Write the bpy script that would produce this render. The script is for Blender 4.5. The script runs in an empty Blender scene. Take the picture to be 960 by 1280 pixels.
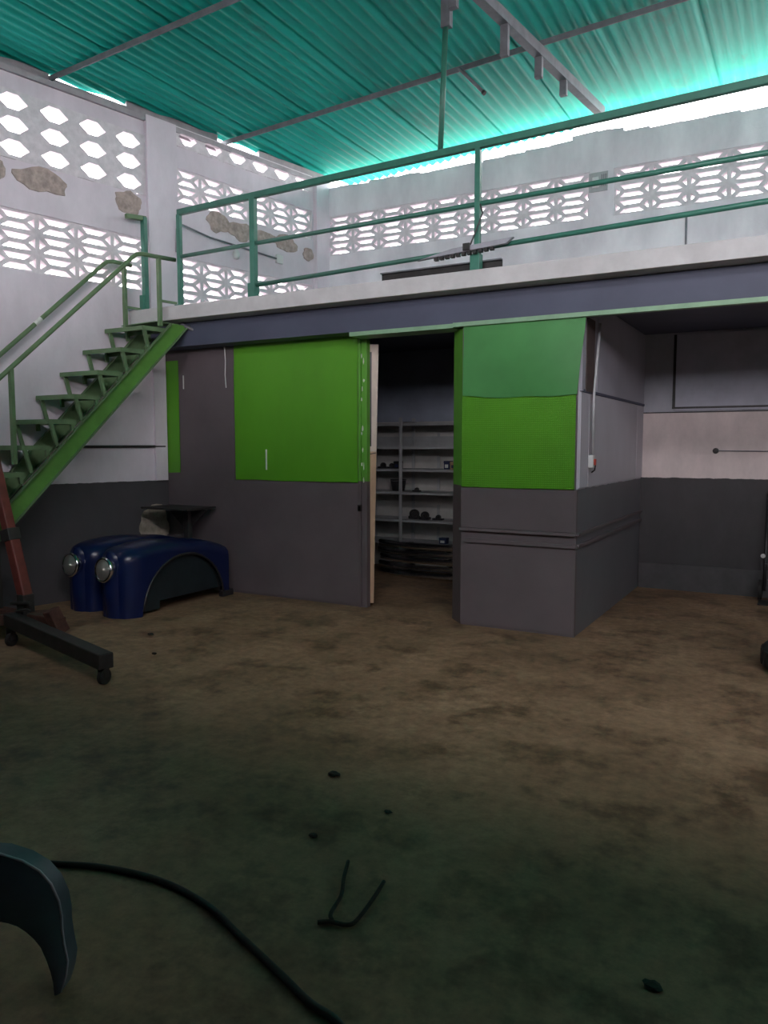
import bpy, bmesh, math, random
from mathutils import Vector, Matrix, noise
random.seed(7)
sc = bpy.context.scene
COL = sc.collection

# ------------------------------------------------------------------ camera
cam_d = bpy.data.cameras.new('camera'); cam = bpy.data.objects.new('camera', cam_d); COL.objects.link(cam)
cam_d.sensor_fit = 'VERTICAL'; cam_d.sensor_height = 24.0
cam_d.lens = 24.0 * 960.0 / 1280.0
cam_d.clip_start = 0.05; cam_d.clip_end = 300
cam.location = (0, 0, 1.5)
cam.rotation_euler = (math.pi/2 - 0.08521, 0, 0.50789)
sc.camera = cam

# ------------------------------------------------------------------ daylight and exposure
world = bpy.data.worlds.new('overcast_sky'); sc.world = world; world.use_nodes = True
bg = world.node_tree.nodes['Background']
bg.inputs['Color'].default_value = (1.0, 0.94, 0.985, 1)
bg.inputs['Strength'].default_value = 7.6
sc.view_settings.view_transform = 'Standard'
sc.view_settings.look = 'None'
sc.view_settings.gamma = 1.0
sc.view_settings.use_curve_mapping = False
sc.view_settings.exposure = 1.0
sc.cycles.diffuse_bounces = 6
sc.cycles.max_bounces = 10
sc.cycles.use_denoising = True

def portal(name, loc, rot, sx, sy):
    l = bpy.data.lights.new(name, 'AREA'); l.shape = 'RECTANGLE'; l.size = sx; l.size_y = sy
    l.cycles.is_portal = True
    o = bpy.data.objects.new(name, l); COL.objects.link(o); o.location = loc; o.rotation_euler = rot
    return o

# ------------------------------------------------------------------ left wall frame (the left wall is not square to the back wall)
P0 = Vector((-6.061, 6.09, 0)); D = Vector((0.1961, 0.9806, 0)); N = Vector((0.9806, -0.1961, 0))
WALL_ROT = math.atan2(D.y, D.x)
def LW(o, s, z): return P0 + N*o + D*s + Vector((0, 0, z))
YB = 8.48                                            # inner face of the back wall
FRONT = -4.5                                         # inner face of the wall behind the camera
RIGHT = 7.0
def roof_z(x): return 4.915 + 0.05*(x + 6.0)

# daylight openings, marked as portals for the sky; roof and front ones are added
portal('portal_back', (0.7, YB+0.7, 4.2), (-math.pi/2, 0, 0), 13.5, 2.6)
_p = LW(-0.5, -0.2, 3.95)
portal('portal_left', _p, (math.pi/2, 0, WALL_ROT + math.pi), 6.5, 2.2)
SKY_Y0, SKY_Y1 = -2.2, -0.4                        # unseen roof opening, added for high light from behind the camera
portal('portal_roof', (2.0, (SKY_Y0+SKY_Y1)/2, 5.8), (0, 0, 0), 9.6, 2.6)
WIN_Z0, WIN_Z1 = 2.95, 4.85                         # unseen window band, added to light the upper walls
portal('portal_front', (2.2, FRONT-0.4, (WIN_Z0+WIN_Z1)/2), (math.pi/2, 0, 0), 9.8, WIN_Z1-WIN_Z0+0.3)

# ------------------------------------------------------------------ materials
def new_mat(name):
    m = bpy.data.materials.new(name); m.use_nodes = True
    return m, m.node_tree.nodes, m.node_tree.links, m.node_tree.nodes['Principled BSDF']
def ramp(nodes, stops):
    r = nodes.new('ShaderNodeValToRGB'); e = r.color_ramp.elements
    e[0].position, e[0].color = stops[0][0], (*stops[0][1], 1)
    e[1].position, e[1].color = stops[-1][0], (*stops[-1][1], 1)
    for p, c in stops[1:-1]:
        k = e.new(p); k.color = (*c, 1)
    return r
def noise_tex(nodes, links, scale, detail=5, rough=0.6, stretch=(1, 1, 1)):
    g = nodes.new('ShaderNodeNewGeometry')
    mp = nodes.new('ShaderNodeMapping'); mp.inputs['Scale'].default_value = stretch
    links.new(g.outputs['Position'], mp.inputs['Vector'])
    t = nodes.new('ShaderNodeTexNoise'); t.inputs['Scale'].default_value = scale
    t.inputs['Detail'].default_value = detail; t.inputs['Roughness'].default_value = rough
    links.new(mp.outputs['Vector'], t.inputs['Vector'])
    return t
def add_bump(nodes, links, b, src, strength, dist):
    bp = nodes.new('ShaderNodeBump'); bp.inputs['Strength'].default_value = strength
    bp.inputs['Distance'].default_value = dist
    links.new(src, bp.inputs['Height']); links.new(bp.outputs['Normal'], b.inputs['Normal'])
    return bp
def mul(c, k): return tuple(min(1, v*k) for v in c)
def mat(name, c, rough=0.6, metal=0.0, var=0.18, scale=6, bump=0.15, bscale=60, bdist=0.004, stretch=(1, 1, 1), spec=0.5):
    m, n, l, b = new_mat(name)
    t = noise_tex(n, l, scale, stretch=stretch)
    r = ramp(n, [(0.3, mul(c, 1-var)), (0.7, mul(c, 1+var))])
    l.new(t.outputs['Fac'], r.inputs['Fac']); l.new(r.outputs['Color'], b.inputs['Base Color'])
    b.inputs['Roughness'].default_value = rough; b.inputs['Metallic'].default_value = metal
    b.inputs['Specular IOR Level'].default_value = spec
    if bump:
        t2 = noise_tex(n, l, bscale, 3); add_bump(n, l, b, t2.outputs['Fac'], bump, bdist)
    return m
def two_tone(name, top, bot, zs, rough=0.7, var=0.12, scale=3, bump=0.25, bscale=30, stretch=(1, 1, 0.5), extra=None, edge=0.02):
    """paint that changes colour at height zs (optionally a third coat above extra[1])"""
    m, n, l, b = new_mat(name)
    t = noise_tex(n, l, scale, 6, 0.65, stretch)
    def coat(c, v):
        r = ramp(n, [(0.3, mul(c, 1-v)), (0.68, mul(c, 1+v*0.5))]); l.new(t.outputs['Fac'], r.inputs['Fac']); return r
    a, d = coat(top, var), coat(bot, var)
    g = n.new('ShaderNodeNewGeometry'); sx = n.new('ShaderNodeSeparateXYZ'); l.new(g.outputs['Position'], sx.inputs[0])
    t3 = noise_tex(n, l, 9, 3)
    ma = n.new('ShaderNodeMath'); ma.operation = 'MULTIPLY_ADD'; ma.inputs[1].default_value = edge; l.new(t3.outputs['Fac'], ma.inputs[0]); l.new(sx.outputs['Z'], ma.inputs[2])
    def step(z):
        gt = n.new('ShaderNodeMath'); gt.operation = 'GREATER_THAN'; gt.inputs[1].default_value = z + edge*0.5
        l.new(ma.outputs[0], gt.inputs[0]); return gt
    mx = n.new('ShaderNodeMix'); mx.data_type = 'RGBA'
    l.new(step(zs).outputs[0], mx.inputs['Factor']); l.new(d.outputs['Color'], mx.inputs['A']); l.new(a.outputs['Color'], mx.inputs['B'])
    out = mx.outputs['Result']
    if extra:
        e = coat(extra[0], var)
        m2 = n.new('ShaderNodeMix'); m2.data_type = 'RGBA'
        l.new(step(extra[1]).outputs[0], m2.inputs['Factor']); l.new(out, m2.inputs['A']); l.new(e.outputs['Color'], m2.inputs['B'])
        out = m2.outputs['Result']
    l.new(out, b.inputs['Base Color'])
    b.inputs['Roughness'].default_value = rough
    t2 = noise_tex(n, l, bscale, 4); add_bump(n, l, b, t2.outputs['Fac'], bump, 0.006)
    return m
GREY = (0.130, 0.106, 0.113)
WHITE = (0.78, 0.71, 0.77)
GREEN = (0.098, 0.34, 0.016)
M = {}
M['wall_white'] = mat('whitewashed_masonry', (0.86, 0.80, 0.86), 0.85, var=0.2, scale=1.9, bump=0.4, bscale=26, bdist=0.008, stretch=(1, 1, 0.4))
M['wall_left'] = two_tone('whitewash_over_grey_dado', WHITE, (0.075, 0.070, 0.076), 1.14, 0.85, 0.16, 1.8, 0.35)
M['block'] = mat('painted_concrete_block', (0.76, 0.71, 0.74), 0.85, var=0.13, scale=14, bump=0.3, bscale=70)
M['mortar'] = mat('bare_cement_mortar', (0.46, 0.37, 0.335), 0.95, var=0.3, scale=18, bump=0.7, bscale=50, bdist=0.01)
M['plaster_bare'] = mat('bare_plaster', (0.36, 0.31, 0.25), 0.95, var=0.35, scale=12, bump=0.5, bscale=40)
M['grey_sheet'] = mat('charcoal_painted_steel', GREY, 0.5, var=0.10, scale=2.5, bump=0.08, bscale=12)
M['grey_fascia'] = mat('dark_grey_beam_hazy_blue', (0.075, 0.084, 0.128), 0.6, var=0.12, scale=2, bump=0.15, bscale=20)  # blue cast of lens glare put into the beam colour
M['green_sheet'] = mat('bright_green_painted_steel', GREEN, 0.42, var=0.10, scale=1.8, bump=0.10, bscale=7, bdist=0.006, stretch=(1, 1, 0.5))
M['green_old'] = mat('faded_green_painted_sheet', (0.068, 0.26, 0.072), 0.38, var=0.12, scale=2.2, bump=0.15, bscale=9)
M['lintel'] = mat('pale_green_painted_steel', (0.24, 0.40, 0.25), 0.5, var=0.15, scale=8)
M['rail'] = mat('green_railing_paint', (0.047, 0.185, 0.132), 0.42, var=0.15, scale=10, bump=0.05)
M['stair'] = mat('green_stair_paint', (0.125, 0.205, 0.10), 0.45, var=0.2, scale=7, bump=0.1)
M['stair_bright'] = mat('leaf_green_stringer_paint', (0.105, 0.275, 0.05), 0.42, var=0.15, scale=7, bump=0.08)
M['steel_grey'] = mat('grey_primed_steel', (0.20, 0.20, 0.22), 0.5, 0.2, 0.2, 9)
M['steel_dark'] = mat('dark_oily_steel', (0.035, 0.033, 0.032), 0.5, 0.3, 0.3, 12)
M['slab'] = mat('whitewashed_slab_edge', (0.54, 0.53, 0.53), 0.85, var=0.12, scale=5, bump=0.3, bscale=40)
M['panel_grey'] = two_tone('grey_side_panel_over_dark_dado', (0.52, 0.51, 0.56), (0.15, 0.15, 0.165), 1.165, 0.55, 0.08, 2.5, 0.08, 12, extra=((0.42, 0.42, 0.48), 1.93))
M['alcove'] = two_tone('alcove_wall_paint_hazy_top', (0.74, 0.64, 0.62), (0.066, 0.062, 0.065), 1.175, 0.8, 0.14, 6, 0.3, extra=((0.42, 0.43, 0.48), 1.855))  # uppermost coat lightened to blue-grey as painted veiling flare
M['store_haze'] = mat('store_room_hazy_paint', (0.34, 0.38, 0.47), 0.8, var=0.15, scale=3)  # blue-grey lift imitates lens flare over the dark wall
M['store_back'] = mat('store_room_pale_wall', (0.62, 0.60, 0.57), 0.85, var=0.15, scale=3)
M['shelf'] = mat('grey_enamel_shelf', (0.45, 0.46, 0.47), 0.45, 0.0, 0.12, 9, 0.05)
M['chrome'] = mat('chrome', (0.75, 0.76, 0.78), 0.12, 1.0, 0.05, 8, 0.0)
M['bumper'] = mat('worn_chrome', (0.78, 0.79, 0.80), 0.2, 1.0, 0.1, 8, 0.0)
M['strip'] = mat('dull_aluminium', (0.34, 0.34, 0.38), 0.5, 0.1, 0.15, 12)
M['black'] = mat('black_plastic', (0.018, 0.018, 0.02), 0.45, 0, 0.3, 12, 0.1)
M['rubber'] = mat('black_rubber', (0.016, 0.015, 0.014), 0.75, 0, 0.3, 20, 0.2)
M['blue'] = mat('dark_blue_car_paint', (0.004, 0.011, 0.060), 0.28, 0.0, 0.12, 5, 0.02)
M['blue_dull'] = mat('primer_blue_grey', (0.05, 0.075, 0.09), 0.38, 0.1, 0.25, 8, 0.05)
M['liner'] = mat('dark_teal_primer', (0.012, 0.020, 0.024), 0.4, 0, 0.3, 6, 0.1, 14)
M['reflector'] = mat('lamp_reflector', (0.85, 0.83, 0.76), 0.32, 0.85, 0.05, 8, 0)
M['red'] = mat('red_crane_paint', (0.14, 0.032, 0.025), 0.55, 0, 0.25, 14, 0.15)
M['rust'] = mat('rusty_red_paint', (0.070, 0.028, 0.020), 0.7, 0, 0.4, 18, 0.3)
M['cream'] = two_tone('cream_door_edge_paint', (0.62, 0.52, 0.44), (0.50, 0.33, 0.21), 1.45, 0.6, 0.15, 12, 0.1)
M['white_plastic'] = mat('white_plastic', (0.7, 0.7, 0.69), 0.4, 0, 0.05, 8, 0)
M['white_mark'] = mat('white_surface_mark', (0.72, 0.74, 0.70), 0.5, 0, 0.1, 30, 0)
M['red_plastic'] = mat('red_plastic', (0.5, 0.05, 0.03), 0.4, 0, 0.05, 8, 0)
M['brown'] = mat('brown_stained_batten', (0.075, 0.05, 0.045), 0.6, 0, 0.25, 14)
M['cardboard'] = mat('cardboard', (0.33, 0.23, 0.14), 0.85, 0, 0.15, 14)
M['navy'] = mat('navy_printed_card', (0.02, 0.03, 0.09), 0.5, 0, 0.15, 14)
M['twig'] = mat('dark_bark', (0.022, 0.018, 0.013), 0.85, 0, 0.3, 40)
M['outside'] = mat('dim_bounce_ground', (0.23, 0.215, 0.19), 0.9, 0, 0.15, 1)  # ground tone set by how much daylight it bounces

def glass_mat():
    m, n, l, b = new_mat('headlamp_glass')
    b.inputs['Base Color'].default_value = (0.95, 0.96, 0.92, 1); b.inputs['Roughness'].default_value = 0.08
    b.inputs['Transmission Weight'].default_value = 0.9; b.inputs['IOR'].default_value = 1.45
    t = noise_tex(n, l, 90, 1, stretch=(1, 1, 0.1)); add_bump(n, l, b, t.outputs['Fac'], 0.2, 0.003)
    return m
M['glass'] = glass_mat()

def roof_mat():
    m, n, l, b = new_mat('green_painted_roof_sheet')
    t = noise_tex(n, l, 1.2, 6, 0.65, (1, 0.35, 1))
    r = ramp(n, [(0.25, (0.012, 0.34, 0.275)), (0.55, (0.016, 0.54, 0.435)), (0.8, (0.035, 0.62, 0.52))])
    l.new(t.outputs['Fac'], r.inputs['Fac'])
    t2 = noise_tex(n, l, 2.4, 5, 0.7, (1, 0.5, 1))
    r2 = ramp(n, [(0.58, (0, 0, 0)), (0.70, (1, 1, 1))]); l.new(t2.outputs['Fac'], r2.inputs['Fac'])
    f = n.new('ShaderNodeMath'); f.operation = 'MULTIPLY'; f.inputs[1].default_value = 0.45; l.new(r2.outputs['Color'], f.inputs[0])
    mx = n.new('ShaderNodeMix'); mx.data_type = 'RGBA'; l.new(f.outputs[0], mx.inputs['Factor'])
    l.new(r.outputs['Color'], mx.inputs['A']); mx.inputs['B'].default_value = (0.08, 0.20, 0.17, 1)
    l.new(mx.outputs['Result'], b.inputs['Base Color'])
    b.inputs['Roughness'].default_value = 0.48
    b.inputs['Specular IOR Level'].default_value = 0.16
    return m
M['roof'] = roof_mat()

def floor_mat():
    m, n, l, b = new_mat('stained_workshop_concrete')
    t = noise_tex(n, l, 0.9, 8, 0.68)
    r = ramp(n, [(0.28, (0.14, 0.088, 0.052)), (0.5, (0.27, 0.172, 0.104)), (0.72, (0.37, 0.24, 0.15))])
    l.new(t.outputs['Fac'], r.inputs['Fac'])
    t2 = noise_tex(n, l, 2.3, 6, 0.7)
    r2 = ramp(n, [(0.36, (0.32, 0.30, 0.27)), (0.50, (1, 1, 1))]); l.new(t2.outputs['Fac'], r2.inputs['Fac'])
    mx = n.new('ShaderNodeMix'); mx.data_type = 'RGBA'; mx.blend_type = 'MULTIPLY'; mx.inputs['Factor'].default_value = 0.75
    l.new(r.outputs['Color'], mx.inputs['A']); l.new(r2.outputs['Color'], mx.inputs['B'])
    t3 = noise_tex(n, l, 14, 6, 0.7)
    r3 = ramp(n, [(0.35, (0.75, 0.75, 0.75)), (0.62, (1.1, 1.1, 1.08))]); l.new(t3.outputs['Fac'], r3.inputs['Fac'])
    m2 = n.new('ShaderNodeMix'); m2.data_type = 'RGBA'; m2.blend_type = 'MULTIPLY'; m2.inputs['Factor'].default_value = 1
    l.new(mx.outputs['Result'], m2.inputs['A']); l.new(r3.outputs['Color'], m2.inputs['B'])
    l.new(m2.outputs['Result'], b.inputs['Base Color'])
    rr = ramp(n, [(0.3, (0.5, 0.5, 0.5)), (0.7, (0.85, 0.85, 0.85))]); l.new(t2.outputs['Fac'], rr.inputs['Fac'])
    l.new(rr.outputs['Color'], b.inputs['Roughness'])
    b.inputs['Specular IOR Level'].default_value = 0.3
    add_bump(n, l, b, t3.outputs['Fac'], 0.2, 0.006)
    return m
M['floor'] = floor_mat()

def checker_plate_mat():
    """small raised lozenges of a tread plate, too fine to model one by one"""
    m, n, l, b = new_mat('green_tread_plate')
    g = n.new('ShaderNodeNewGeometry'); sx = n.new('ShaderNodeSeparateXYZ'); l.new(g.outputs['Position'], sx.inputs[0])
    def math_(op, a, bb):
        k = n.new('ShaderNodeMath'); k.operation = op
        for i, v in enumerate((a, bb)):
            if isinstance(v, (int, float)): k.inputs[i].default_value = v
            else: l.new(v, k.inputs[i])
        return k.outputs[0]
    u = math_('MULTIPLY', sx.outputs['X'], 2*math.pi/0.034); v = math_('MULTIPLY', sx.outputs['Z'], 2*math.pi/0.034)
    p = math_('SINE', math_('ADD', u, v), 0); q = math_('SINE', math_('SUBTRACT', u, v), 0)
    h = math_('MAXIMUM', math_('MULTIPLY', p, q), 0.15)
    t = noise_tex(n, l, 1.8, 5)
    r = ramp(n, [(0.3, mul(GREEN, 0.88)), (0.7, mul(GREEN, 1.08))]); l.new(t.outputs['Fac'], r.inputs['Fac'])
    l.new(r.outputs['Color'], b.inputs['Base Color']); b.inputs['Roughness'].default_value = 0.38
    add_bump(n, l, b, h, 0.7, 0.009)
    return m
M['tread'] = checker_plate_mat()

# ------------------------------------------------------------------ mesh helpers
class MB:
    def __init__(self): self.v = []; self.f = []
    def add(self, vs, fs):
        k = len(self.v); self.v += [Vector(p) for p in vs]; self.f += [tuple(i+k for i in f) for f in fs]; return self
    def hexa(self, p):                               # 8 corners: bottom ring then top ring
        return self.add(p, [(3, 2, 1, 0), (4, 5, 6, 7), (0, 1, 5, 4), (1, 2, 6, 5), (2, 3, 7, 6), (3, 0, 4, 7)])
    def box(self, a, b):
        x0, y0, z0 = a; x1, y1, z1 = b
        return self.hexa([(x0, y0, z0), (x1, y0, z0), (x1, y1, z0), (x0, y1, z0), (x0, y0, z1), (x1, y0, z1), (x1, y1, z1), (x0, y1, z1)])
    def wallbox(self, o0, o1, s0, s1, z0, z1):       # box in the left wall's own frame
        return self.hexa([LW(o0, s0, z0), LW(o1, s0, z0), LW(o1, s1, z0), LW(o0, s1, z0), LW(o0, s0, z1), LW(o1, s0, z1), LW(o1, s1, z1), LW(o0, s1, z1)])
    def bar(self, a, b, w, h=None, up=(0, 0, 1)):    # square tube from a to b
        a = Vector(a); b = Vector(b); h = h or w; d = (b-a).normalized(); u = Vector(up)
        if abs(d.dot(u)) > 0.98: u = Vector((0, 1, 0))
        x = d.cross(u).normalized()*w/2; y = x.cross(d).normalized()*h/2
        return self.hexa([a-x-y, a+x-y, b+x-y, b-x-y, a-x+y, a+x+y, b+x+y, b-x+y])
    def tube(self, pts, r, n=10, closed=False):
        pts = [Vector(p) for p in pts]; m = len(pts); rs = r if isinstance(r, (list, tuple)) else [r]*m
        vs = []; prev = None
        for i, p in enumerate(pts):
            d = (pts[min(i+1, m-1)] - pts[max(i-1, 0)]).normalized() if not closed else (pts[(i+1) % m]-pts[i-1]).normalized()
            if prev is None:
                u = Vector((0, 0, 1)) if abs(d.z) < 0.9 else Vector((1, 0, 0)); x = d.cross(u).normalized()
            else: x = (prev - d*prev.dot(d)).normalized()
            prev = x; y = d.cross(x)
            vs += [p + (x*math.cos(2*math.pi*k/n) + y*math.sin(2*math.pi*k/n))*rs[i] for k in range(n)]
        fs = []
        for i in range(m if closed else m-1):
            j = (i+1) % m
            for k in range(n): fs.append((i*n+k, i*n+(k+1) % n, j*n+(k+1) % n, j*n+k))
        if not closed: fs += [tuple(reversed(range(n))), tuple(range((m-1)*n, m*n))]
        return self.add(vs, fs)
    def disc_stack(self, c, axis, prof, n=24):       # lathe: prof = [(dist along axis, radius)]
        c = Vector(c); ax = Vector(axis).normalized(); u = Vector((0, 0, 1)) if abs(ax.z) < 0.9 else Vector((1, 0, 0))
        x = ax.cross(u).normalized(); y = ax.cross(x)
        vs = [c + ax*d + (x*math.cos(2*math.pi*k/n)+y*math.sin(2*math.pi*k/n))*r for d, r in prof for k in range(n)]
        m = len(prof); fs = [(i*n+k, i*n+(k+1) % n, (i+1)*n+(k+1) % n, (i+1)*n+k) for i in range(m-1) for k in range(n)]
        if prof[0][1] > 1e-5: fs.append(tuple(reversed(range(n))))
        if prof[-1][1] > 1e-5: fs.append(tuple(range((m-1)*n, m*n)))
        return self.add(vs, fs)
    def prism(self, poly, off):                      # planar polygon pushed along off
        k = len(poly); off = Vector(off); a = [Vector(p) for p in poly]
        return self.add(a + [p+off for p in a], [tuple(range(k)), tuple(range(2*k-1, k-1, -1))] + [(i, i+k, (i+1) % k + k, (i+1) % k) for i in range(k)])
    def build(self, name, m, parent=None, smooth=False, bevel=0, solid=0):
        o0 = origin(parent) if parent else Vector()
        me = bpy.data.meshes.new(name); me.from_pydata([p-o0 for p in self.v], [], self.f); me.materials.append(M[m] if isinstance(m, str) else m)
        bm = bmesh.new(); bm.from_mesh(me)
        if smooth: bmesh.ops.remove_doubles(bm, verts=bm.verts, dist=1e-5)
        bmesh.ops.recalc_face_normals(bm, faces=bm.faces); bm.to_mesh(me); bm.free()
        if smooth:
            me.polygons.foreach_set('use_smooth', [True]*len(me.polygons))
        o = bpy.data.objects.new(name, me); COL.objects.link(o)
        if parent: o.parent = parent
        if solid:
            s = o.modifiers.new('solid', 'SOLIDIFY'); s.thickness = solid; s.offset = 0
            es = o.modifiers.new('sharp', 'EDGE_SPLIT'); es.split_angle = math.radians(40)
        if bevel:
            bv = o.modifiers.new('bevel', 'BEVEL'); bv.width = bevel; bv.segments = 2; bv.limit_method = 'ANGLE'
        return o
def origin(o):
    v = Vector()
    while o: v += o.location; o = o.parent
    return v
def tag(o, label, cat, group=None):
    o['label'] = label; o['category'] = cat
    if group: o['group'] = group
    return o
def struct(o, label=None):
    o['kind'] = 'structure'
    if label: o['label'] = label
    return o
def thing(name, loc, label, cat, group=None):
    o = bpy.data.objects.new(name, None); o.empty_display_size = 0.1; COL.objects.link(o); o.location = loc
    return tag(o, label, cat, group)
def wobble(pts, seed, amp):
    return [(x + amp*noise.noise(Vector((x*7, y*7, seed))), y + amp*noise.noise(Vector((x*7, y*7, seed+9)))) for x, y in pts]

# ------------------------------------------------------------------ breeze blocks (perforated screen blocks)
def block_mesh(name, w, h, kind, depth=0.115, rib=0.0205):
    hw, hh = w/2, h/2
    if kind == 'hip':                                # ridge rib with four hips: two trapezoids, two triangles
        r = hw - h*0.62
        cells = [[(-hw, hh), (-r, 0), (r, 0), (hw, hh)], [(-hw, -hh), (hw, -hh), (r, 0), (-r, 0)],
                 [(-hw, -hh), (-r, 0), (-hw, hh)], [(hw, -hh), (hw, hh), (r, 0)]]
    else:                                            # eye opening with four corner triangles
        q = w*0.16
        cells = [[(-hw, 0), (-q, -hh), (q, -hh), (hw, 0), (q, hh), (-q, hh)],
                 [(-hw, 0), (-q, hh), (-hw, hh)], [(-hw, 0), (-hw, -hh), (-q, -hh)],
                 [(hw, 0), (hw, hh), (q, hh)], [(hw, 0), (q, -hh), (hw, -hh)]]
    b = MB()
    for c in cells:
        cx = Vector((sum(p[0] for p in c)/len(c), sum(p[1] for p in c)/len(c)))
        a2 = sum(c[i][0]*c[(i+1) % len(c)][1] - c[(i+1) % len(c)][0]*c[i][1] for i in range(len(c)))
        if a2 < 0: c = c[::-1]
        k = len(c); ins = []
        for i in range(k):                           # inset polygon by rib
            p0, p1, p2 = Vector(c[i-1]), Vector(c[i]), Vector(c[(i+1) % k])
            d1 = (p1-p0).normalized(); d2 = (p2-p1).normalized()
            n1 = Vector((-d1.y, d1.x)); n2 = Vector((-d2.y, d2.x))
            bis = (n1+n2).normalized(); ins.append(p1 + bis*(rib/max(0.3, bis.dot(n1))))
        for i in range(k):
            j = (i+1) % k
            A, B, C_, D_ = Vector(c[i]), Vector(c[j]), ins[j], ins[i]
            dn = depth/2
            b.add([(A.x, -dn, A.y), (B.x, -dn, B.y), (C_.x, -dn, C_.y), (D_.x, -dn, D_.y)], [(0, 1, 2, 3)])
            b.add([(A.x, dn, A.y), (B.x, dn, B.y), (C_.x, dn, C_.y), (D_.x, dn, D_.y)], [(3, 2, 1, 0)])
            sh = 0.92                                # openings flare a little towards the room
            b.add([(D_.x, -dn, D_.y), (C_.x, -dn, C_.y), (C_.x, dn, C_.y), (D_.x, dn, D_.y)], [(0, 1, 2, 3)])
    me = bpy.data.meshes.new(name); me.from_pydata(b.v, [], b.f); me.materials.append(M['block'])
    return me
BW, BH = 0.372, 0.163
me_back = block_mesh('breeze_block_back', BW, BH, 'hip')
me_near = block_mesh('breeze_block_near', 0.38, 0.18, 'hip')
me_far = block_mesh('breeze_block_far', 0.337, 0.18, 'hip')
me_eye = block_mesh('breeze_block_eye', 0.38, 0.2, 'eye', depth=0.17, rib=0.033)
me_eye2 = block_mesh('breeze_block_eye_small', 0.337, 0.2, 'eye', depth=0.17, rib=0.033)
def block(me, loc, rz, parent):
    o = bpy.data.objects.new('breeze_block', me); COL.objects.link(o); o.parent = parent; o.location = loc; o.rotation_euler = (0, 0, rz)

# ------------------------------------------------------------------ setting: floor, walls, mezzanine, roof
fl = MB(); fl.box((-9.2, FRONT-0.3, -0.15), (RIGHT+0.2, YB+0.2, 0)).build('floor', 'floor')
struct(bpy.data.objects['floor'], 'stained bare concrete workshop floor')
g = MB(); g.box((-120, -120, -0.45), (120, 3.0, -0.25)); struct(g.build('ground_pale_bounce', mat('pale_bounce_ground', (0.40, 0.38, 0.35), 0.9, 0, 0.1, 1)))  # unseen ground, kept pale to bounce daylight onto the upper back wall
g = MB(); g.box((-120, 3.0, -0.45), (120, 120, -0.25)); struct(g.build('ground_dim_bounce', 'outside'))  # unseen ground, kept darker to cut bounce onto the roof edge

# left wall: three bays of wall around the block screens
b = MB(); T0, T1 = -0.15, 0.0
S0 = -10.9
def leftfill(s0, s1, zs):
    for z0, z1 in zs: b.wallbox(T0, T1, s0, s1, z0, z1)
NB0 = -0.175 - 0.38*7                               # start of the near screens
leftfill(S0, NB0, [(0, 4.80)])
leftfill(NB0, -0.175, [(0, 3.09), (3.63, 4.06), (4.66, 4.80)])
leftfill(-0.175, 0.18, [(0, 4.86)])
leftfill(0.18, 2.202, [(0, 2.99), (3.53, 4.09), (4.45, 4.67)])
leftfill(2.202, 2.62, [(0, 4.86)])
b.wallbox(0, 0.045, -0.175, 0.18, 2.88, 4.86)        # column, upper
b.wallbox(0, 0.03, -0.15, -0.005, 1.14, 2.74)         # column, lower
b.wallbox(0, 0.06, 2.23, 2.47, 2.88, 4.86)           # corner column
wl = struct(b.build('wall_left', 'wall_left'), 'whitewashed masonry wall with block screens and dark grey dado')
for k in range(7):
    s = -0.175 - 0.38*(k+0.5)
    for r in range(3):
        block(me_near, LW(-0.075, s, 3.18 + 0.18*r), WALL_ROT, wl)
        block(me_eye, LW(-0.075, s, 4.16 + 0.2*r), WALL_ROT, wl)
for k in range(6):
    s = 0.18 + 0.337*(k+0.5)
    for r in range(3): block(me_far, LW(-0.075, s, 3.08 + 0.18*r), WALL_ROT, wl)
    for r in range(2): block(me_far, LW(-0.075, s, 4.18 + 0.18*r), WALL_ROT, wl)
    block(me_eye2, LW(-0.075, s, 4.77), WALL_ROT, wl)
def patch(cs, cz, rs, rz, seed, m='mortar', name='mortar_patch', th=0.012):
    n = 22; pts = []
    for k in range(n):
        a = 2*math.pi*k/n; q = 1 + 0.38*noise.noise(Vector((math.cos(a)*1.7, math.sin(a)*1.7, seed)))
        pts.append(LW(0.0, cs + rs*q*math.cos(a), cz + rz*q*math.sin(a)))
    MB().prism(pts, N*th).build(name, m, wl)
for i, (a, c, d_, e) in enumerate([(-1.25, 3.94, 0.27, 0.10), (-0.38, 3.95, 0.15, 0.11), (-1.72, 3.93, 0.14, 0.10), (0.73, 3.99, 0.14, 0.12),
                                  (1.06, 3.955, 0.17, 0.11), (1.42, 3.97, 0.22, 0.07), (1.74, 3.96, 0.20, 0.085), (2.12, 3.90, 0.09, 0.07)]):
    patch(a, c, d_, e, 3.1*i)
patch(-0.17, 0.67, 0.19, 0.20, 40, 'plaster_bare', 'plaster_patch', 0.008)
# conduits on the left wall
o = MB().tube([LW(0.02, -3.2, 1.49), LW(0.02, -0.03, 1.50)], 0.013, 8).build('conduit', 'steel_dark', wl)
o = MB().tube([LW(0.06, 0.14, 3.55), LW(0.06, 0.15, 3.79), LW(0.06, 0.18, 3.84), LW(0.05, 0.24, 3.85), LW(0.03, 0.6, 3.80), LW(0.02, 1.62, 3.75)], 0.010, 8, ).build('conduit', 'steel_grey', wl)
MB().wallbox(0, 0.035, 1.58, 1.68, 3.70, 3.80).build('junction_box', 'white_plastic', wl, bevel=0.006)
MB().disc_stack(LW(0.02, 0.97, 3.76), (0, 0, -1), [(0, 0.02), (0.03, 0.024), (0.06, 0.04), (0.09, 0.042), (0.12, 0.03), (0.13, 0.0)], 14).build('light_bulb', 'white_plastic', wl, smooth=True)
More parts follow.
